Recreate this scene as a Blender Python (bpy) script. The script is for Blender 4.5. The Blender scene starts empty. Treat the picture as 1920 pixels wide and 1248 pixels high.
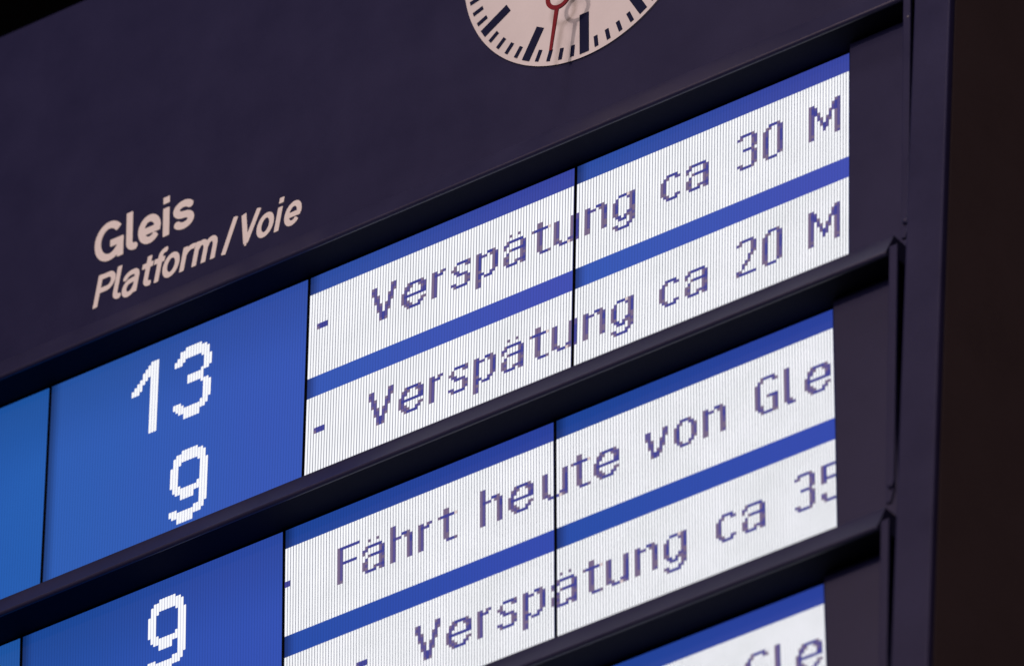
import bpy, bmesh, math, random
from mathutils import Vector, Matrix
random.seed(7)
sc = bpy.context.scene
COL = sc.collection

# ------------------------------------------------------------------ camera
cam_d = bpy.data.cameras.new('camera')
cam = bpy.data.objects.new('camera', cam_d)
COL.objects.link(cam)
cam.location = (8.0468, -10.0168, -8.2569)
cam.rotation_mode = 'XYZ'
cam.rotation_euler = (2.13839, -0.00187, 0.65385)
cam_d.sensor_width = 36.0
cam_d.lens = 406.09
cam_d.clip_start = 0.5
cam_d.clip_end = 200.0
cam_d.dof.use_dof = True
cam_d.dof.focus_distance = 15.10
cam_d.dof.aperture_fstop = 4.0
cam_d.dof.aperture_blades = 9
sc.camera = cam

# ------------------------------------------------------------------ world, lamps, exposure
world = bpy.data.worlds.new('World')
sc.world = world
world.use_nodes = True
bg = world.node_tree.nodes['Background']
bg.inputs['Color'].default_value = (0.9, 0.7, 0.75, 1)
bg.inputs['Strength'].default_value = 0.0006

def area(name, loc, target, size, power, color):
    d = bpy.data.lights.new(name, 'AREA')
    d.shape = 'DISK'
    d.size = size
    d.energy = power
    d.color = color
    o = bpy.data.objects.new(name, d)
    COL.objects.link(o)
    o.location = loc
    o.rotation_euler = (Vector(target) - Vector(loc)).to_track_quat('-Z', 'Y').to_euler()
    return o
WARM = (1.0, 0.72, 0.66)
area('hall_lamp', (-1.2, -7.2, 1.95), (0.35, 0, 0.05), 0.38, 165, WARM)
area('hall_lamp', (-0.6, -8.6, 3.6), (0.35, 0, 0.0), 3.4, 135, WARM)  # unseen broad fill, added in place of several hall lamps
area('hall_lamp', (3.6, -6.3, 0.7), (1.0, 0, -0.3), 1.6, 125, (1.0, 0.78, 0.82))  # unseen lamp added to brighten the cheeks and the right side
area('ceiling_lamp', (0.6, -2.6, 4.3), (0.6, 0, 0.0), 1.5, 55, (1.0, 0.78, 0.78))
area('side_fill', (8.0, 1.4, 1.5), (1.1, 0.2, -0.4), 1.2, 62, (1.0, 0.58, 0.58))  # unseen, added behind the front plane to lift only the side panel

sc.view_settings.view_transform = 'Standard'
sc.view_settings.look = 'None'
sc.view_settings.exposure = 0.0
sc.view_settings.gamma = 1.0
sc.view_settings.use_curve_mapping = False

# ------------------------------------------------------------------ helpers
def link(name, me, mats, parent=None, loc=(0, 0, 0), rot=(0, 0, 0), smooth=False):
    o = bpy.data.objects.new(name, me)
    COL.objects.link(o)
    for m in (mats if isinstance(mats, (list, tuple)) else [mats]):
        me.materials.append(m)
    o.location = loc
    o.rotation_euler = rot
    if parent:
        o.parent = parent
    if smooth:
        for p in me.polygons:
            p.use_smooth = True
    return o

def mesh_from(name, verts, faces, fmat=None):
    me = bpy.data.meshes.new(name)
    me.from_pydata(verts, [], faces)
    if fmat:
        for p, i in zip(me.polygons, fmat):
            p.material_index = i
    me.update()
    return me

def prism(name, section, x0, x1, bevel=0.0, seg=2):
    """closed (y, z) section extruded along X, edges rounded"""
    bm = bmesh.new()
    a = [bm.verts.new((x0, y, z)) for y, z in section]
    b = [bm.verts.new((x1, y, z)) for y, z in section]
    n = len(section)
    bm.faces.new(a)
    bm.faces.new(b[::-1])
    for i in range(n):
        j = (i + 1) % n
        bm.faces.new((a[i], b[i], b[j], a[j]))
    bmesh.ops.recalc_face_normals(bm, faces=bm.faces)
    if bevel:
        bmesh.ops.bevel(bm, geom=list(bm.edges), offset=bevel, segments=seg, profile=0.5, affect='EDGES', clamp_overlap=True)
    me = bpy.data.meshes.new(name)
    bm.to_mesh(me)
    bm.free()
    return me

def poly_xz(name, pts, y0, y1, bevel=0.0):
    """(x, z) outline given a thickness from y0 to y1"""
    bm = bmesh.new()
    a = [bm.verts.new((x, y0, z)) for x, z in pts]
    b = [bm.verts.new((x, y1, z)) for x, z in pts]
    n = len(pts)
    bm.faces.new(a)
    bm.faces.new(b[::-1])
    for i in range(n):
        j = (i + 1) % n
        bm.faces.new((a[i], b[i], b[j], a[j]))
    bmesh.ops.recalc_face_normals(bm, faces=bm.faces)
    if bevel:
        bmesh.ops.bevel(bm, geom=list(bm.edges), offset=bevel, segments=2, profile=0.5, affect='EDGES', clamp_overlap=True)
    me = bpy.data.meshes.new(name)
    bm.to_mesh(me)
    bm.free()
    return me

def srgb(r, g, b):
    def f(c):
        c /= 255.0
        return c / 12.92 if c <= 0.04045 else ((c + 0.055) / 1.055) ** 2.4
    return (f(r), f(g), f(b), 1.0)

# ------------------------------------------------------------------ materials
def new_mat(name):
    m = bpy.data.materials.new(name)
    m.use_nodes = True
    nt = m.node_tree
    return m, nt, nt.nodes['Principled BSDF']

def N(nt, kind, **kw):
    n = nt.nodes.new(kind)
    for k, v in kw.items():
        setattr(n, k, v)
    return n

def paint(name, col, rough=0.42, bump=0.06, grain=520.0, vary=0.25, spec=0.5, speck=0.18):
    """powder-coated sheet metal: fine orange peel, faint dust and smears"""
    m, nt, p = new_mat(name)
    tc = N(nt, 'ShaderNodeTexCoord')
    n1 = N(nt, 'ShaderNodeTexNoise')
    n1.inputs['Scale'].default_value = 9.0
    n1.inputs['Detail'].default_value = 6.0
    n1.inputs['Roughness'].default_value = 0.62
    n2 = N(nt, 'ShaderNodeTexNoise')
    n2.inputs['Scale'].default_value = grain
    n2.inputs['Detail'].default_value = 2.0
    nt.links.new(tc.outputs['Object'], n1.inputs['Vector'])
    nt.links.new(tc.outputs['Object'], n2.inputs['Vector'])
    r = N(nt, 'ShaderNodeMapRange')
    r.inputs['From Min'].default_value = 0.3
    r.inputs['From Max'].default_value = 0.7
    r.inputs['To Min'].default_value = 1.0 - vary
    r.inputs['To Max'].default_value = 1.0 + vary
    nt.links.new(n1.outputs['Fac'], r.inputs['Value'])
    g = N(nt, 'ShaderNodeMapRange')
    g.inputs['From Min'].default_value = 0.25
    g.inputs['From Max'].default_value = 0.75
    g.inputs['To Min'].default_value = 1.0 - speck
    g.inputs['To Max'].default_value = 1.0 + speck
    nt.links.new(n2.outputs['Fac'], g.inputs['Value'])
    mul = N(nt, 'ShaderNodeMath', operation='MULTIPLY')
    nt.links.new(r.outputs['Result'], mul.inputs[0])
    nt.links.new(g.outputs['Result'], mul.inputs[1])
    vm = N(nt, 'ShaderNodeVectorMath', operation='SCALE')
    vm.inputs[0].default_value = col[:3]
    nt.links.new(mul.outputs[0], vm.inputs['Scale'])
    nt.links.new(vm.outputs['Vector'], p.inputs['Base Color'])
    rr = N(nt, 'ShaderNodeMapRange')
    rr.inputs['To Min'].default_value = rough - 0.08
    rr.inputs['To Max'].default_value = rough + 0.12
    nt.links.new(n1.outputs['Fac'], rr.inputs['Value'])
    nt.links.new(rr.outputs['Result'], p.inputs['Roughness'])
    p.inputs['Specular IOR Level'].default_value = spec
    b = N(nt, 'ShaderNodeBump')
    b.inputs['Strength'].default_value = bump
    b.inputs['Distance'].default_value = 0.0006
    nt.links.new(n2.outputs['Fac'], b.inputs['Height'])
    nt.links.new(b.outputs['Normal'], p.inputs['Normal'])
    return m

M_PAINT = paint('navy_paint', (0.0160, 0.0175, 0.060), rough=0.40, vary=0.09, spec=0.20)
M_RAIL = paint('rail_paint', (0.0235, 0.0250, 0.066), rough=0.32, grain=700, vary=0.09, spec=0.48)
M_UNDER_SHADE = paint('under_shade_black', (0.009, 0.010, 0.021), rough=0.75, vary=0.1, spec=0.1)  # shade under the rails, put into the colour
M_SIDE = paint('side_paint', (0.030, 0.0225, 0.0245), rough=0.6, vary=0.12)
M_BLACK = paint('black_plastic', (0.006, 0.006, 0.007), rough=0.5, bump=0.02)
M_LETTER = paint('cream_vinyl', (0.80, 0.79, 0.76), rough=0.5, vary=0.03, bump=0.02, speck=0.02, spec=0.3)
M_DIAL = paint('white_enamel', (0.72, 0.72, 0.71), rough=0.38, vary=0.035, bump=0.01, grain=300, speck=0.012)
M_MARK = paint('navy_enamel', (0.006, 0.010, 0.045), rough=0.5, vary=0.1, bump=0.02, spec=0.12)
M_RED = paint('red_enamel', (0.21, 0.012, 0.022), rough=0.42, vary=0.1, bump=0.02, spec=0.25)
M_BOLT = paint('bolt_metal', (0.10, 0.10, 0.13), rough=0.3)

PITCH = 0.0045676
WP = 96 * PITCH
GAP = 0.0048

def stripe(nt, lo, soft):
    """1 on the lit part of every LCD column, 0 in the dark gap between columns (object X)"""
    tc = N(nt, 'ShaderNodeTexCoord')
    sx = N(nt, 'ShaderNodeSeparateXYZ')
    nt.links.new(tc.outputs['Object'], sx.inputs['Vector'])
    d = N(nt, 'ShaderNodeMath', operation='DIVIDE')
    d.inputs[1].default_value = PITCH
    nt.links.new(sx.outputs['X'], d.inputs[0])
    f = N(nt, 'ShaderNodeMath', operation='FRACT')
    nt.links.new(d.outputs[0], f.inputs[0])
    s = N(nt, 'ShaderNodeMath', operation='SUBTRACT')
    s.inputs[1].default_value = 0.5
    nt.links.new(f.outputs[0], s.inputs[0])
    a = N(nt, 'ShaderNodeMath', operation='ABSOLUTE')
    nt.links.new(s.outputs[0], a.inputs[0])
    r = N(nt, 'ShaderNodeMapRange', interpolation_type='SMOOTHSTEP')
    r.inputs['From Min'].default_value = lo
    r.inputs['From Max'].default_value = lo + soft
    r.inputs['To Min'].default_value = 1.0
    r.inputs['To Max'].default_value = 0.0
    nt.links.new(a.outputs[0], r.inputs['Value'])
    return tc, sx, d, f, r

def lcd_white(name, gapcol, strength, lo=0.36, soft=0.10):
    m, nt, p = new_mat(name)
    tc, sx, d, f, r = stripe(nt, lo, soft)
    # every column has its own slight tint and level
    fl = N(nt, 'ShaderNodeMath', operation='FLOOR')
    nt.links.new(d.outputs[0], fl.inputs[0])
    wn = N(nt, 'ShaderNodeTexWhiteNoise', noise_dimensions='1D')
    nt.links.new(fl.outputs[0], wn.inputs['W'])
    gm = N(nt, 'ShaderNodeMix', data_type='RGBA')
    gm.inputs['A'].default_value = gapcol
    gm.inputs['B'].default_value = (gapcol[0] * 0.5, gapcol[1] * 0.5, gapcol[2] * 0.62, 1)
    nt.links.new(wn.outputs['Value'], gm.inputs['Factor'])
    no = N(nt, 'ShaderNodeTexNoise')
    no.inputs['Scale'].default_value = 14.0
    no.inputs['Detail'].default_value = 3.0
    nt.links.new(tc.outputs['Object'], no.inputs['Vector'])
    wm = N(nt, 'ShaderNodeMix', data_type='RGBA')
    wm.inputs['A'].default_value = (0.82, 0.84, 0.86, 1)
    wm.inputs['B'].default_value = (1.02, 1.02, 1.08, 1)
    nt.links.new(no.outputs['Fac'], wm.inputs['Factor'])
    mx = N(nt, 'ShaderNodeMix', data_type='RGBA')
    nt.links.new(r.outputs['Result'], mx.inputs['Factor'])
    nt.links.new(gm.outputs['Result'], mx.inputs['A'])
    nt.links.new(wm.outputs['Result'], mx.inputs['B'])
    nt.links.new(mx.outputs['Result'], p.inputs['Emission Color'])
    p.inputs['Emission Strength'].default_value = strength
    p.inputs['Base Color'].default_value = (0.01, 0.01, 0.012, 1)
    p.inputs['Roughness'].default_value = 0.5
    p.inputs['Specular IOR Level'].default_value = 0.08
    return m

def lcd_blue(name, left, right, strength):
    """blue LCD field: hue drifts across the panel as LCDs do, edge shade painted in at left and top, faint columns"""
    m, nt, p = new_mat(name)
    tc, sx, d, f, r = stripe(nt, 0.30, 0.16)
    g = N(nt, 'ShaderNodeMapRange', interpolation_type='SMOOTHSTEP')
    g.inputs['From Min'].default_value = 0.0
    g.inputs['From Max'].default_value = WP
    nt.links.new(sx.outputs['X'], g.inputs['Value'])
    no = N(nt, 'ShaderNodeTexNoise')
    no.inputs['Scale'].default_value = 5.0
    no.inputs['Detail'].default_value = 4.0
    nt.links.new(tc.outputs['Object'], no.inputs['Vector'])
    ad = N(nt, 'ShaderNodeMath', operation='MULTIPLY_ADD')
    ad.inputs[1].default_value = 0.5
    nt.links.new(no.outputs['Fac'], ad.inputs[0])
    sb = N(nt, 'ShaderNodeMath', operation='SUBTRACT')
    sb.inputs[1].default_value = 0.25
    nt.links.new(g.outputs['Result'], sb.inputs[0])
    nt.links.new(sb.outputs[0], ad.inputs[2])
    mx = N(nt, 'ShaderNodeMix', data_type='RGBA')
    mx.inputs['A'].default_value = left
    mx.inputs['B'].default_value = right
    nt.links.new(ad.outputs[0], mx.inputs['Factor'])
    # edge shadow painted into the glow along the panel's left and top
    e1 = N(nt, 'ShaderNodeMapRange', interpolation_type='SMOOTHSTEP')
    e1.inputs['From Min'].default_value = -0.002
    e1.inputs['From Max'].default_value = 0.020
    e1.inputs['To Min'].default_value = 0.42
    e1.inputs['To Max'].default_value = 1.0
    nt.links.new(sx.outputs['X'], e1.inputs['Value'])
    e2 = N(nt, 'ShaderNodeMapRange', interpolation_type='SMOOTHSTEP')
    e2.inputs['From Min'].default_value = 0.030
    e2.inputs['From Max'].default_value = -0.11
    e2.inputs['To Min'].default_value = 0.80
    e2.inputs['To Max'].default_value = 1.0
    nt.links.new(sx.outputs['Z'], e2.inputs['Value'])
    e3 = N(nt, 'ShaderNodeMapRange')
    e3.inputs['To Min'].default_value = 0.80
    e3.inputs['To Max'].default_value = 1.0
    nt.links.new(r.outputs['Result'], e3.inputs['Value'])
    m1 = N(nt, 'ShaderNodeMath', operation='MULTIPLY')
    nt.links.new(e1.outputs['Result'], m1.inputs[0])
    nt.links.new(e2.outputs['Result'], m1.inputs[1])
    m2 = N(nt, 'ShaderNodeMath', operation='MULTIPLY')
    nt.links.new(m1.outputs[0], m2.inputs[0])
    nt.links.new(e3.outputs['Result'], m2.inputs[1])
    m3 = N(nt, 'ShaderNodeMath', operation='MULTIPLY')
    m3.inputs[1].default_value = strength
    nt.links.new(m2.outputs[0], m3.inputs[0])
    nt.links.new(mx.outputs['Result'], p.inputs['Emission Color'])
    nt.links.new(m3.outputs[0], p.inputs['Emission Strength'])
    p.inputs['Base Color'].default_value = (0.004, 0.005, 0.014, 1)
    p.inputs['Roughness'].default_value = 0.5
    p.inputs['Specular IOR Level'].default_value = 0.08
    return m

def lcd_flat(name, col):
    m, nt, p = new_mat(name)
    tc, sx, d, f, r = stripe(nt, 0.34, 0.12)
    k = N(nt, 'ShaderNodeMapRange')
    k.inputs['To Min'].default_value = 0.6
    k.inputs['To Max'].default_value = 1.0
    nt.links.new(r.outputs['Result'], k.inputs['Value'])
    nt.links.new(k.outputs['Result'], p.inputs['Emission Strength'])
    p.inputs['Emission Color'].default_value = col
    p.inputs['Base Color'].default_value = (0.005, 0.005, 0.01, 1)
    p.inputs['Roughness'].default_value = 0.5
    p.inputs['Specular IOR Level'].default_value = 0.08
    return m

M_WHITE = lcd_white('lcd_white', (0.15, 0.16, 0.21, 1), 1.06, lo=0.345, soft=0.08)
M_NUM = lcd_white('lcd_white_number', (0.55, 0.56, 0.60, 1), 1.05, lo=0.39, soft=0.08)
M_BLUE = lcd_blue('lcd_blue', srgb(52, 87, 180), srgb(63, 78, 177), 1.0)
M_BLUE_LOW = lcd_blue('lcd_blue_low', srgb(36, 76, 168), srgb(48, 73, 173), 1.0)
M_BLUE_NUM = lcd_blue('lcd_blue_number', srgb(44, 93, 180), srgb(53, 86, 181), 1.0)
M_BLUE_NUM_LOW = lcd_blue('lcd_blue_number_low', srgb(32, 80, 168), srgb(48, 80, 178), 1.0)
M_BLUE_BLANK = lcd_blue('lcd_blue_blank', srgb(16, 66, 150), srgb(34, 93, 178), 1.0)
PIX = {'#': lcd_flat('lcd_pixel_blue', srgb(64, 67, 150)),
       'x': lcd_flat('lcd_pixel_violet', srgb(90, 82, 146)),
       'o': lcd_flat('lcd_pixel_mauve', srgb(120, 104, 136)),
       '.': lcd_flat('lcd_pixel_pale', srgb(222, 204, 204))}
PKEYS = list(PIX)

# ------------------------------------------------------------------ the board: casing and metalwork
XL = -1.36                     # left end of the board, beyond the picture
board = bpy.data.objects.new('departure_board', None)
COL.objects.link(board)
board.location = (0, 0, 0)
board['label'] = 'large dark navy station departure board with rows of blue and white LCD text'
board['category'] = 'departure board'

# front line of the leaning end post
def ypost(z):
    return -0.0500 - 0.0776 * (0.0099 - z)
link('casing', prism('casing', [(0.052, 0.612), (0.42, 0.612), (0.42, -1.30), (0.052, -1.30)], XL + 0.02, 1.060, 0.004), M_BLACK, board)
link('side_panel', prism('side_panel', [(ypost(0.612) + 0.0125, 0.612), (0.44, 0.612), (0.44, -1.30), (ypost(-1.30) + 0.0125, -1.30)], 1.064, 1.0915, 0.0015), M_SIDE, board)

# header sheet and the narrow folded edge along its top
link('header_panel', prism('header_panel', [(0.0, 0.6215), (0.05, 0.6215), (0.05, 0.050), (0.0, 0.050)], XL, 1.0065, 0.0015), M_PAINT, board)

def rail(ynose, zcrest, ztop, lean):
    """rain-rail: inclined face with a rounded nose, flat underside, top running back to the casing"""
    zb = zcrest - 0.0030                      # underside
    y0, y1 = ynose + lean, ynose
    pts = [(0.05, ztop - 0.012)]
    # convex face: leaning back at its top, upright at the nose
    n = 10
    for i in range(n + 1):
        u = i / n
        pts.append((y0 + (y1 - y0) * (u ** 1.12), ztop + (zb + 0.0045 - ztop) * u))
    r = 0.0045
    for i in range(1, 6):
        a = math.radians(180 + 90 * i / 5)
        pts.append((y1 + r + r * math.cos(a), zb + r + r * math.sin(a)))
    pts.append((ynose + 0.0050, zb))
    pts.append((ynose + 0.0050, zb + 0.006))
    pts.append((0.05, zb + 0.006))
    me = prism('rail', pts, XL, 1.0075)
    o = link('rail', me, M_RAIL, board)
    for p in me.polygons:
        p.use_smooth = len(p.vertices) == 4
    me.set_sharp_from_angle(angle=math.radians(35))
    link('under_shade_plate', prism('under_shade_plate', [(ynose + 0.0052, zb + 0.0055), (ynose + 0.0052, zb + 0.0004), (0.049, zb + 0.0004), (0.049, zb + 0.0055)], XL, 1.0072), M_UNDER_SHADE, o)  # added near-black plate that paints the shade on the rail's underside
    return o
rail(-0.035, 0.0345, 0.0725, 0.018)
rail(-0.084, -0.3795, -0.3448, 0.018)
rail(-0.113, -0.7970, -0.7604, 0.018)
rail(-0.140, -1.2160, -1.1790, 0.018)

link('end_post', prism('end_post', [(ypost(0.62), 0.62), (ypost(0.62) + 0.012, 0.62), (ypost(-1.30) + 0.012, -1.30), (ypost(-1.30), -1.30)], 1.035, 1.092, 0.0025, 3), M_PAINT, board)

def strip(zt, yt, zb, yb, w0=1.0120, w1=1.0245):
    """slim upright bar at the end of a row, lower outer corner cut away, with its rounded stop"""
    pts = [(w0, zt), (w1, zt), (w1, zb + 0.018), (w1 - 0.005, zb), (w0, zb)]
    h = zt - zb
    bm = bmesh.new()
    sl = (yt - yb) / h
    fr = [bm.verts.new((x, yb + (z - zb) * sl, z)) for x, z in pts]
    bk = [bm.verts.new((x, yb + (z - zb) * sl + 0.005, z)) for x, z in pts]
    bm.faces.new(fr)
    bm.faces.new(bk[::-1])
    for i in range(5):
        j = (i + 1) % 5
        bm.faces.new((fr[i], bk[i], bk[j], fr[j]))
    bmesh.ops.recalc_face_normals(bm, faces=bm.faces)
    bmesh.ops.bevel(bm, geom=list(bm.edges), offset=0.0012, segments=2, profile=0.5, affect='EDGES')
    me = bpy.data.meshes.new('end_strip')
    bm.to_mesh(me)
    bm.free()
    s = link('end_strip', me, M_PAINT, board)
    bm = bmesh.new()
    bmesh.ops.create_uvsphere(bm, u_segments=14, v_segments=9, radius=0.0052)
    for v in bm.verts:
        v.co.y *= 0.55
    me = bpy.data.meshes.new('stop')
    bm.to_mesh(me)
    bm.free()
    link('stop', me, M_PAINT, s, (w1 - 0.0035, yb - 0.001, zb + 0.024), smooth=True)
strip(0.600, -0.012, -0.342, -0.050, 1.0070, 1.0185)
bm = bmesh.new()
bmesh.ops.create_uvsphere(bm, u_segments=12, v_segments=8, radius=0.0024)
screw_me = bpy.data.meshes.new('screw')
bm.to_mesh(screw_me)
bm.free()
link('screw', screw_me, M_BOLT, board, (1.0150, -0.0352, -0.0005), smooth=True)
strip(-0.372, -0.083, -0.760, -0.101)
strip(-0.790, -0.112, -1.180, -0.130)

# ------------------------------------------------------------------ LCD characters (12 rows cap height, baseline under row 11)
G = {}
def glyph(ch, rows, top=0):
    G[ch] = (rows, top)
x9 = 3
glyph('V', ["ox     ox", "xx     xx", "ox     xo", " xo   ox ", " xx   xx ", " ox   xo ", "  xo ox  ", "  xx xx  ", "  ox xo  ", "   x#x   ", "   x#x   ", "   o#o   "])
glyph('e', ["  o####o ", " oxo  oxx", " xx    ox", "ox     x#", "o########", "ox       ", "oxo    oo", " oxo  xx ", "  o####  "], x9)
glyph('r', ["ox ox", "o#x# ", "ox   ", "ox   ", "ox   ", "ox   ", "ox   ", "ox   ", "ox   "], x9)
glyph('s', ["  ####o", " o   ox", "oo     ", " xx    ", "  x#xx ", "     ox", "     oo", "xx   ox", " o#### "], x9)
glyph('p', ["ox  ##o ", "o#xx oox", "o#    o#", "o#    o#", "o#    o#", "o#    o#", "oo    ox", "o##  xx ", "o# x##  ", "oo      ", "ox      ", "ox      "], x9)
A_ROWS = [" o##### ", "xx    ox", "o     o#", "  o#####", " x    ox", "oo    oo", "ox    ox", "oo  oxx#", " x### ox"]
glyph('a', A_ROWS, x9)
glyph('ä', ["        ", "  o  o  ", "        "] + A_ROWS, 0)
glyph('t', ["  oo   ", "  oo   ", "o#####.", "  ox   ", "  ox   ", "  ox   ", "  ox   ", "  ox   ", "  oo   ", "  oo   ", "   x##o"], 1)
glyph('u', ["ox    ox", "ox    ox", "ox    o#", "ox    o#", "ox    o#", "ox    o#", "oo    o#", "oxo  xx#", "  x##.ox"], x9)
glyph('n', ["ox  ##o ", "o#xx oox", "ox    o#", "ox    o#", "ox    ox", "ox    ox", "ox    oo", "oo    oo", "oo    ox"], x9)
glyph('g', ["  ###.ox", " x   xo#", "ox    o#", "o#    o#", "o#    o#", "o#    oo", "oo   xxo", " x# xoox", "  x## oo", "      ox", "ox   xx ", " o####  "], x9)
glyph('c', ["  x### ", " xo  xx", "ox     ", "ox     ", "ox     ", "ox     ", "oo     ", " xo  xx", "  x### "], x9)
glyph('F', ["o#######", "ox      ", "ox      ", "ox      ", "ox      ", "ox##### ", "ox      ", "ox      ", "ox      ", "ox      ", "ox      ", "oo      "])
glyph('h', ["ox      ", "ox      ", "ox      ", "ox  ##o ", "o#xx oox", "ox    o#", "ox    o#", "ox    ox", "ox    ox", "ox    ox", "ox    ox", "ox    ox"])
glyph('v', ["xx    ox", "xx    xx", "ox    xo", " xo  ox ", " xx  xx ", " ox  xo ", "  x ox  ", "  x##o  ", "  o#x   "], x9)
glyph('o', ["  x##o  ", " xo  xx ", "ox    xo", "o#    ox", "o#    ox", "o#    ox", "ox    xo", " xo  xx ", "  x##o  "], x9)
glyph('G', ["  o###x ", " xo   xo", "ox      ", "ox      ", "ox      ", "ox      ", "ox  o###", "ox    ox", "ox    ox", "oxo   ox", " xx   ox", "  o###oo"])
glyph('l', ["ox  "] * 10 + ["oxo ", " x#x"])
glyph('3', [" x###o ", "xo   xx", "     ox", "     ox", "     xo", "  ###o ", "     xo", "     ox", "     ox", "     ox", "xo   xo", " x###o "])
glyph('0', ["  ###o ", " oo  xx", "ox   ox", "ox   o#", "o#   o#", "o#   o#", "o#   o#", "o#   ox", "ox   ox", "ox   ox", "oo   xo", " o###  "])
glyph('2', [" o###x ", "xo   ox", "     ox", "     ox", "     xo", "    xo ", "    x  ", "   xo  ", "  xo   ", "  x    ", "xo     ", "o######"])
glyph('5', ["o######", "o#     ", "o#     ", "o#     ", "o#x##o ", "ox   xx", "     ox", "     ox", "     ox", "xo   ox", "ox   xo", " o###o "])
glyph('M', ["ox       ox", "o#x     o#x", "o##     x#x", "ox#o   ox#x", "ox x   x ox", "ox xo ox ox", "ox  x xo ox", "ox  o#x  ox", "ox   #x  ox", "ox   x   ox", "oo       oo", "ox       ox"])
glyph('-', ["x###", "o###"], 4)

def runs(spec):
    out = []
    for c, rr in spec:
        for a, b in rr:
            out.append((c, a, b))
    return out
NUM = {
 '9': runs([(0, [(5, 12), (20, 22)]), (1, [(2, 14), (20, 23)]), (2, [(1, 15), (20, 23)]), (3, [(1, 5), (12, 15), (21, 25)])]
           + [(k, [(0, 4), (13, 17), (21, 25)]) for k in range(4, 9)]
           + [(9, [(0, 4), (13, 15), (20, 23)]), (10, [(1, 5), (12, 15), (20, 23)]), (11, [(1, 23)]), (12, [(2, 22)]), (13, [(5, 20)])]),
 '3': runs([(0, [(4, 6), (19, 21)]), (1, [(3, 6), (19, 22)]), (2, [(1, 6), (19, 23)]), (3, [(1, 5), (20, 23)]), (4, [(0, 4), (21, 25)])]
           + [(k, [(0, 4), (10, 13), (21, 25)]) for k in range(5, 10)]
           + [(10, [(1, 5), (9, 14), (20, 23)]), (11, [(1, 10), (13, 23)]), (12, [(2, 10), (13, 22)]), (13, [(5, 9), (14, 20)])]),
 '1': runs([(0, [(8, 10)]), (1, [(7, 10)]), (2, [(6, 10)]), (3, [(5, 9)]), (4, [(3, 7)]), (5, [(2, 6)]), (6, [(1, 5)])]
           + [(k, [(0, 25)]) for k in (7, 8, 9)]),
}

# (column counted from the first text panel, character)
V1 = [(23, 'V'), (34, 'e'), (45, 'r'), (52, 's'), (61, 'p'), (71, 'ä'), (81, 't'), (89, 'u'), (99, 'n'), (109, 'g'), (126, 'c'), (135, 'a')]
LINES = [
    [[(3, '-')] + V1 + [(153, '3'), (162, '0'), (178, 'M')],
     [(3, '-')] + V1 + [(153, '2'), (162, '0'), (178, 'M')]],
    [[(-2, '-'), (19, 'F'), (28, 'ä'), (38, 'h'), (48, 'r'), (55, 't'), (70, 'h'), (80, 'e'), (92, 'u'), (101, 't'), (109, 'e'), (127, 'v'), (137, 'o'), (147, 'n'), (165, 'G'), (175, 'l'), (182, 'e')],
     [(26, '-'), (47, 'V'), (58, 'e'), (69, 'r'), (76, 's'), (85, 'p'), (95, 'ä'), (105, 't'), (113, 'u'), (123, 'n'), (133, 'g'), (151, 'c'), (160, 'a'), (178, '3'), (187, '5')]],
    [[(-2, '-'), (19, 'F'), (28, 'ä'), (38, 'h'), (48, 'r'), (55, 't'), (70, 'h'), (80, 'e'), (92, 'u'), (101, 't'), (109, 'e'), (127, 'v'), (137, 'o'), (147, 'n'), (165, 'G'), (175, 'l'), (182, 'e')],
     []],
]
NUMS = [[[(31, '1'), (47, '3')], [(47, '9')]], [[(47, '9')], []], [[], []]]
ROWPOS = [(0.0200, 0.0, -0.0267), (-0.0246, -0.4137, 0.0067), (-0.0526, -0.8330, 0.0300)]
ZTOP, ZBOT = 0.0285, -0.349
LINE_ROWS, LINE_PITCH, CAP_ROW = 29, 36, 7

def panel_mesh():
    v = [(0, 0, ZBOT), (WP, 0, ZBOT), (WP, 0, ZTOP), (0, 0, ZTOP),
         (0, 0.018, ZBOT), (WP, 0.018, ZBOT), (WP, 0.018, ZTOP), (0, 0.018, ZTOP)]
    f = [(0, 1, 2, 3), (5, 4, 7, 6), (4, 0, 3, 7), (1, 5, 6, 2), (3, 2, 6, 7), (4, 5, 1, 0)]
    return mesh_from('display_panel', v, f, [0, 1, 1, 1, 1, 1])

BAND_ME = {}
def band_mesh(k):
    z1 = -k * LINE_PITCH * PITCH
    z0 = z1 - LINE_ROWS * PITCH
    return mesh_from('text_band', [(0, -0.0005, z0), (WP, -0.0005, z0), (WP, -0.0005, z1), (0, -0.0005, z1)], [(0, 1, 2, 3)])

CHAR_ME = {}
def char_mesh(ch, lo, hi):
    """one character, its columns lo..hi-1 (a character may be cut by the edge of a panel)"""
    key = (ch, lo, hi)
    if key in CHAR_ME:
        return CHAR_ME[key]
    rows, top = G[ch]
    verts, faces, fm = [], [], []
    for r, row in enumerate(rows):
        for c, q in enumerate(row):
            if q == ' ' or c < lo or c >= hi:
                continue
            x0 = c * PITCH
            z1 = -(top + r) * PITCH
            n = len(verts)
            verts += [(x0, 0, z1 - PITCH), (x0 + PITCH, 0, z1 - PITCH), (x0 + PITCH, 0, z1), (x0, 0, z1)]
            faces.append((n, n + 1, n + 2, n + 3))
            fm.append(PKEYS.index(q))
    me = None
    if faces:
        me = mesh_from('character', verts, faces, fm)
        for q in PKEYS:
            me.materials.append(PIX[q])
    CHAR_ME[key] = me
    return me

def put(name, me, parent, x, z):
    o = bpy.data.objects.new(name, me)
    COL.objects.link(o)
    o.parent = parent
    o.location = (x, -0.001, z)
    return o

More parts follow.
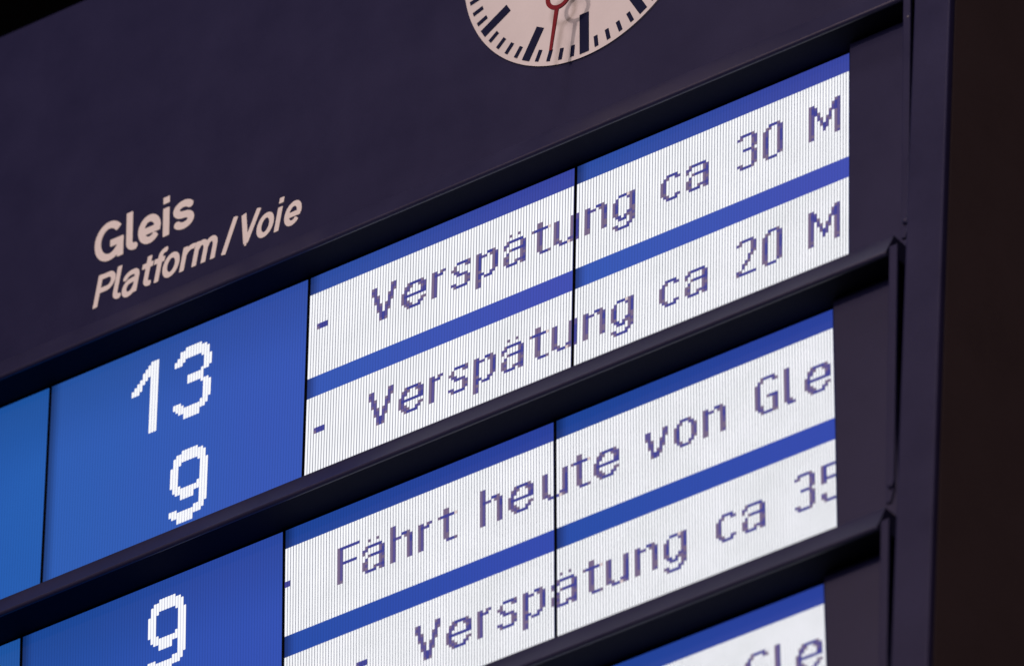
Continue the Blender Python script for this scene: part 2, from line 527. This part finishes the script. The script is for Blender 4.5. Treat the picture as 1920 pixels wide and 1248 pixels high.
def text_line(chars, k, c0, parent):
    for col, ch in chars:
        w = max(len(r) for r in G[ch][0])
        lo, hi = max(0, c0 - col), min(w, c0 + 96 - col)
        if lo >= hi:
            continue
        me = char_mesh(ch, lo, hi)
        if me:
            put('character', me, parent, (col - c0) * PITCH, -(k * LINE_PITCH + CAP_ROW) * PITCH)

NUM_ME = {}
def number_mesh(ch):
    if ch in NUM_ME:
        return NUM_ME[ch]
    verts, faces = [], []
    for c, a, b in NUM[ch]:
        x0 = c * PITCH
        zt, zb = -a * PITCH, -b * PITCH
        n = len(verts)
        i, e = 0.03 * PITCH, 0.0011
        # column of lit pixels with softly cut ends
        verts += [(x0 + i + e * .5, 0, zb), (x0 + PITCH - i - e * .5, 0, zb), (x0 + PITCH - i, 0, zb + e), (x0 + PITCH - i, 0, zt - e),
                  (x0 + PITCH - i - e * .5, 0, zt), (x0 + i + e * .5, 0, zt), (x0 + i, 0, zt - e), (x0 + i, 0, zb + e)]
        faces.append(tuple(range(n, n + 8)))
    me = mesh_from('platform_digit', verts, faces)
    me.materials.append(M_NUM)
    NUM_ME[ch] = me
    return me

PANEL_LABEL = {
    (0, 0): 'blue display panel showing platform numbers 13 and 9',
    (0, 1): 'display panel starting two lines of delay text, Verspätung',
    (0, 2): 'display panel ending with ca 30 M and ca 20 M',
    (1, 0): 'blue display panel showing a single platform number 9',
    (1, 1): 'display panel starting with Fährt heute',
    (1, 2): 'display panel ending with von Gle and ca 35',
    (2, 2): 'display panel under the lowest visible rail showing Gle',
}
def display(row, col):
    y, z, t = ROWPOS[row]
    x = {-2: -3 * WP - 3 * GAP, -1: -2 * (WP + GAP), 0: -(WP + GAP), 1: 0.0, 2: WP + GAP}[col]
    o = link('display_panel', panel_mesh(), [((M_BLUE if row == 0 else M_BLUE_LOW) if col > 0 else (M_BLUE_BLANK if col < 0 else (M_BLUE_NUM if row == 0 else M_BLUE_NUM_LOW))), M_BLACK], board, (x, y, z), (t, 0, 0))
    if (row, col) in PANEL_LABEL:
        o['label'] = PANEL_LABEL[(row, col)]
    if col > 0:
        for k in (0, 1):
            link('text_band', band_mesh(k), M_WHITE, o)
            text_line(LINES[row][k], k, (col - 1) * 96, o)
    elif col == 0:
        for k in (0, 1):
            for c, ch in NUMS[row][k]:
                put('platform_digit', number_mesh(ch), o, c * PITCH, -k * LINE_PITCH * PITCH)
    return o
for row in range(3):
    for col in (-2, -1, 0, 1, 2):
        display(row, col)

# end cheeks: the painted sheets that close each row on the right, standing proud of the glass
for (y, z, t), zt, zb in zip(ROWPOS, (0.0290, 0.0300, 0.0300), (-0.349, -0.349, -0.345)):
    me = poly_xz('end_cheek', [(0.8935, zb), (0.9870, zb), (0.9870, zt), (0.8935, zt)], -0.0155, -0.0095, 0.0008)
    link('end_cheek', me, M_PAINT, board, (0, y, z), (t, 0, 0))

# ------------------------------------------------------------------ lettering on the header (monoline strokes, butt ends)
def arc(cx, cy, rx, ry, a0, a1, n=22):
    return [(cx + rx * math.cos(math.radians(a0 + (a1 - a0) * i / n)), cy + ry * math.sin(math.radians(a0 + (a1 - a0) * i / n))) for i in range(n + 1)]

def letter_strokes(ch, h):
    """h = half stroke width in cap heights; x-height 0.735"""
    X = 0.735
    if ch == 'G':
        return [arc(0.425, 0.5, 0.425 - h, 0.515 - h, 38, 318), [(0.83 - h, 0.0), (0.83 - h, 0.50)], [(0.83, 0.50 - h * .85), (0.45, 0.50 - h * .85)],
                [(0.425 + (0.425 - h) * math.cos(math.radians(318)), 0.5 + (0.515 - h) * math.sin(math.radians(318))), (0.80 - h, 0.26)]]
    if ch == 'l':
        return [[(h, 1.03), (h, 0.24)] + arc(h + 0.15, 0.24, 0.15, 0.24 - h, 180, 270, 10) + [(h + 0.20, h)]]
    if ch == 'e':
        return [[(h, 0.335), (0.63, 0.335)], arc(0.325, X / 2, 0.325 - h, X / 2 + 0.012 - h, -8, 322)]
    if ch == 'i':
        return [[(h, 0), (h, X)], [(h, 0.86), (h, 1.03)]]
    if ch == 's':
        c = 0.30
        rx = c - h
        ry = (X + 0.024 - 2 * h) / 4
        top = X + 0.012 - h - ry
        bot = -0.012 + h + ry
        return [arc(c, top, rx, ry, 18, 250, 18) + [(c + rx * 0.25, bot + ry * 0.93)][:0] + arc(c, bot, rx, ry, 70, -162, 18)]
    if ch == 'P':
        return [[(h, 0), (h, 1.0)], [(h * .5, 1.0 - h), (0.38, 1.0 - h)] + arc(0.38, 0.71, 0.65 - h - 0.38, 0.29 - h, 90, -90, 14) + [(h * .5, 0.42 + h)]]
    if ch == 'a':
        return [arc(0.28, X + 0.012 - h - 0.19, 0.235, 0.19, 170, 90, 9) + arc(0.32, X + 0.012 - h - 0.17, 0.55 - h - 0.32, 0.17, 80, 0, 9) + [(0.55 - h, 0.0)],
                [(0.55 - h, 0.44), (0.30, 0.41)] + arc(0.25, 0.20, 0.25 - h, 0.21 - h * .1, 95, 265, 14)[1:] + [(0.32, 0.012), (0.40, 0.07), (0.55 - h, 0.22)]]
    if ch == 't':
        return [[(0.13 + h, 0.94), (0.13 + h, 0.22)] + arc(0.13 + h + 0.13, 0.22, 0.13, 0.22 - h, 180, 270, 9) + [(0.40, h)], [(0.0, X - h * .8), (0.38, X - h * .8)]]
    if ch == 'f':
        return [[(0.12 + h, 0.0), (0.12 + h, 0.80)] + arc(0.12 + h + 0.14, 0.80, 0.14, 0.22 - h, 180, 90, 9) + [(0.40, 1.02 - h)], [(0.0, X - h * .8), (0.37, X - h * .8)]]
    if ch == 'o':
        return [arc(0.325, X / 2, 0.325 - h, X / 2 + 0.012 - h, 0, 362, 36)]
    if ch == 'r':
        return [[(h, 0), (h, X)], arc(h + 0.26, 0.42, 0.26, X - 0.42 - h * .7, 172, 92, 9) + [(0.42, X - h * .9)]]
    if ch == 'm':
        w = 0.305
        return [[(h, 0), (h, X)],
                arc(h + w / 2 + .02, 0.47, w / 2 - .02 + .02, X - 0.46 - h, 170, 0, 12) + [(h + w + .02, 0)],
                arc(h + 1.5 * w + .04, 0.47, w / 2, X - 0.46 - h, 178, 0, 12) + [(h + 2 * w + .04, 0)]]
    if ch == 'V':
        return [[(0.07, 1.0), (0.335, 0.05)], [(0.335, 0.05), (0.60, 1.0)], [(0.335 - .03, 0.0 + h * .5), (0.335 + .03, 0.0 + h * .5)]]
    if ch == '/':
        return [[(0.03, -0.03), (0.24, 1.04)]]
    return []

def stroke_mesh(strokes, hw, cap, shear):
    """outline of the united strokes by marching over a fine grid"""
    xs = [p[0] for s in strokes for p in s]
    ys = [p[1] for s in strokes for p in s]
    pad = hw * 1.5 + 0.02
    x0, x1, y0, y1 = min(xs) - pad, max(xs) + pad, min(ys) - pad, max(ys) + pad
    st = 0.0125
    nx, ny = int((x1 - x0) / st) + 2, int((y1 - y0) / st) + 2
    big = 9.0
    F = [[big] * nx for _ in range(ny)]
    for s in strokes:
        m = len(s) - 1
        D = {}
        for k in range(m):
            ax, ay = s[k]
            bx, by = s[k + 1]
            dx, dy = bx - ax, by - ay
            L2 = dx * dx + dy * dy
            if L2 < 1e-12:
                continue
            L = math.sqrt(L2)
            i0 = max(0, int((min(ax, bx) - hw * 1.4 - x0) / st) - 1)
            i1 = min(nx - 1, int((max(ax, bx) + hw * 1.4 - x0) / st) + 2)
            j0 = max(0, int((min(ay, by) - hw * 1.4 - y0) / st) - 1)
            j1 = min(ny - 1, int((max(ay, by) + hw * 1.4 - y0) / st) + 2)
            for j in range(j0, j1 + 1):
                py = y0 + j * st
                for i in range(i0, i1 + 1):
                    px = x0 + i * st
                    u = ((px - ax) * dx + (py - ay) * dy) / L2
                    cut = -big
                    if u < 0:
                        if k == 0:
                            cut = -u * L
                        u = 0.0
                    elif u > 1:
                        if k == m - 1:
                            cut = (u - 1) * L
                        u = 1.0
                    d = math.hypot(px - ax - u * dx, py - ay - u * dy) - hw
                    if cut > -big:
                        t = ((px - ax) * -dy + (py - ay) * dx) / L
                        d = max(abs(t) - hw, cut)
                    q = D.get((i, j))
                    if q is None or d < q:
                        D[(i, j)] = d
        for (i, j), d in D.items():
            if d < F[j][i]:
                F[j][i] = d
    verts, faces, idx = [], [], {}
    def vid(key, x, y):
        if key not in idx:
            idx[key] = len(verts)
            verts.append((cap * (x + shear * y), 0.0, cap * y))
        return idx[key]
    for j in range(ny - 1):
        for i in range(nx - 1):
            c = [(i, j), (i + 1, j), (i + 1, j + 1), (i, j + 1)]
            val = [F[b][a] for a, b in c]
            if min(val) >= 0:
                continue
            poly = []
            for k in range(4):
                a, b = c[k], c[(k + 1) % 4]
                va, vb = val[k], val[(k + 1) % 4]
                if va < 0:
                    poly.append(vid(('v',) + a, x0 + a[0] * st, y0 + a[1] * st))
                if (va < 0) != (vb < 0):
                    t = va / (va - vb) if abs(va) < 5 and abs(vb) < 5 else 0.5
                    key = ('e',) + tuple(sorted((a, b)))
                    poly.append(vid(key, x0 + (a[0] + t * (b[0] - a[0])) * st, y0 + (a[1] + t * (b[1] - a[1])) * st))
            if len(poly) >= 3:
                faces.append(tuple(poly))
    return verts, faces

def lettering(name, text, xs, base, cap, hw, shear, label, narrow=1.0):
    root = bpy.data.objects.new(name, None)
    COL.objects.link(root)
    root.parent = board
    root.location = (0, 0, 0)
    root['label'] = label
    for ch, x in zip(text, xs):
        st = letter_strokes(ch, hw)
        if ch in 'oe':
            st = [[(px * narrow, py) for px, py in q] for q in st]
        v, f = stroke_mesh(st, hw, cap, shear)
        me = mesh_from('letter', v, f)
        link('letter', me, M_LETTER, root, (x, -0.0006, base))
lettering('lettering', 'Gleis', (-0.3570, -0.3020, -0.2815, -0.2385, -0.2210), 0.1765, 0.0605, 0.091, 0.0, 'bold cream word Gleis')
lettering('lettering', 'Platform/Voie', (-0.3580, -0.3255, -0.3095, -0.2790, -0.2585, -0.2405, -0.2090, -0.1880, -0.1345, -0.1120, -0.0795, -0.0475, -0.0325),
          0.1085, 0.0490, 0.081, 0.20, 'slanted cream words Platform / Voie', 0.87)

# ------------------------------------------------------------------ the clock set into the header
CX, CZ = 0.4723, 0.3782
clock = bpy.data.objects.new('station_clock', None)
COL.objects.link(clock)
clock.location = (CX, 0, CZ)
clock['label'] = 'round white station clock with navy marks and red ring-tipped second hand on the board header'
clock['category'] = 'clock'
def disc(r, y0, y1, n=160):
    return poly_xz('dial', [(r * math.sin(2 * math.pi * i / n), r * math.cos(2 * math.pi * i / n)) for i in range(n)], y0, y1)
link('dial', disc(0.2, -0.0022, 0.002), M_DIAL, clock)
def mark_mesh(name, w, r0, r1):
    return poly_xz(name, [(-w / 2, r0), (w / 2, r0), (w / 2, r1), (-w / 2, r1)], -0.0030, -0.0016)
ME_Q = mark_mesh('hour_mark', 0.0150, 0.1326, 0.1945)
ME_H = mark_mesh('hour_mark', 0.0135, 0.1445, 0.1940)
ME_M = mark_mesh('minute_mark', 0.0060, 0.1765, 0.1935)
for me in (ME_Q, ME_H, ME_M):
    me.materials.append(M_MARK)
for i in range(60):
    me = ME_Q if i % 15 == 0 else (ME_H if i % 5 == 0 else ME_M)
    o = bpy.data.objects.new('minute_mark' if i % 5 else 'hour_mark', me)
    COL.objects.link(o)
    o.parent = clock
    o.rotation_euler = (0, math.radians(6 * i), 0)

def second_hand():
    """counterweight, arm, open ring and pointed end in one piece, hanging towards the lower marks"""
    y0, y1 = -0.0338, -0.0322
    bm = bmesh.new()
    def quad(pts):
        a = [bm.verts.new((x, y0, z)) for x, z in pts]
        b = [bm.verts.new((x, y1, z)) for x, z in pts]
        bm.faces.new(a)
        bm.faces.new(b[::-1])
        n = len(pts)
        for i in range(n):
            j = (i + 1) % n
            bm.faces.new((a[i], b[i], b[j], a[j]))
    rc, ri, ro = 0.1145, 0.0150, 0.0212
    quad([(-0.0042, -0.055), (0.0042, -0.055), (0.0034, rc - ro + 0.0006), (-0.0034, rc - ro + 0.0006)])
    quad([(-0.0033, rc + ro - 0.0006), (0.0033, rc + ro - 0.0006), (0.0023, 0.1972), (-0.0023, 0.1972)])
    n = 56
    rings = []
    for y in (y0 - 0.0002, y1 + 0.0002):
        for r in (ri, ro):
            rings.append([bm.verts.new((r * math.sin(2 * math.pi * i / n), y, rc + r * math.cos(2 * math.pi * i / n))) for i in range(n)])
    fi, fo, bi, bo = rings
    for i in range(n):
        j = (i + 1) % n
        bm.faces.new((fi[i], fo[i], fo[j], fi[j]))
        bm.faces.new((bi[i], bi[j], bo[j], bo[i]))
        bm.faces.new((fo[i], bo[i], bo[j], fo[j]))
        bm.faces.new((fi[i], fi[j], bi[j], bi[i]))
    bmesh.ops.recalc_face_normals(bm, faces=bm.faces)
    me = bpy.data.meshes.new('second_hand')
    bm.to_mesh(me)
    bm.free()
    h = link('second_hand', me, M_RED, clock, (0, 0, 0), (0, math.radians(189.4), 0))
    bm = bmesh.new()
    bmesh.ops.create_cone(bm, cap_ends=True, segments=32, radius1=0.009, radius2=0.009, depth=0.034)
    bmesh.ops.rotate(bm, verts=bm.verts, cent=(0, 0, 0), matrix=Matrix.Rotation(math.radians(90), 3, 'X'))
    bmesh.ops.translate(bm, verts=bm.verts, vec=(0, -0.0185, 0))
    me = bpy.data.meshes.new('hub')
    bm.to_mesh(me)
    bm.free()
    link('hub', me, M_RED, h)
second_hand()
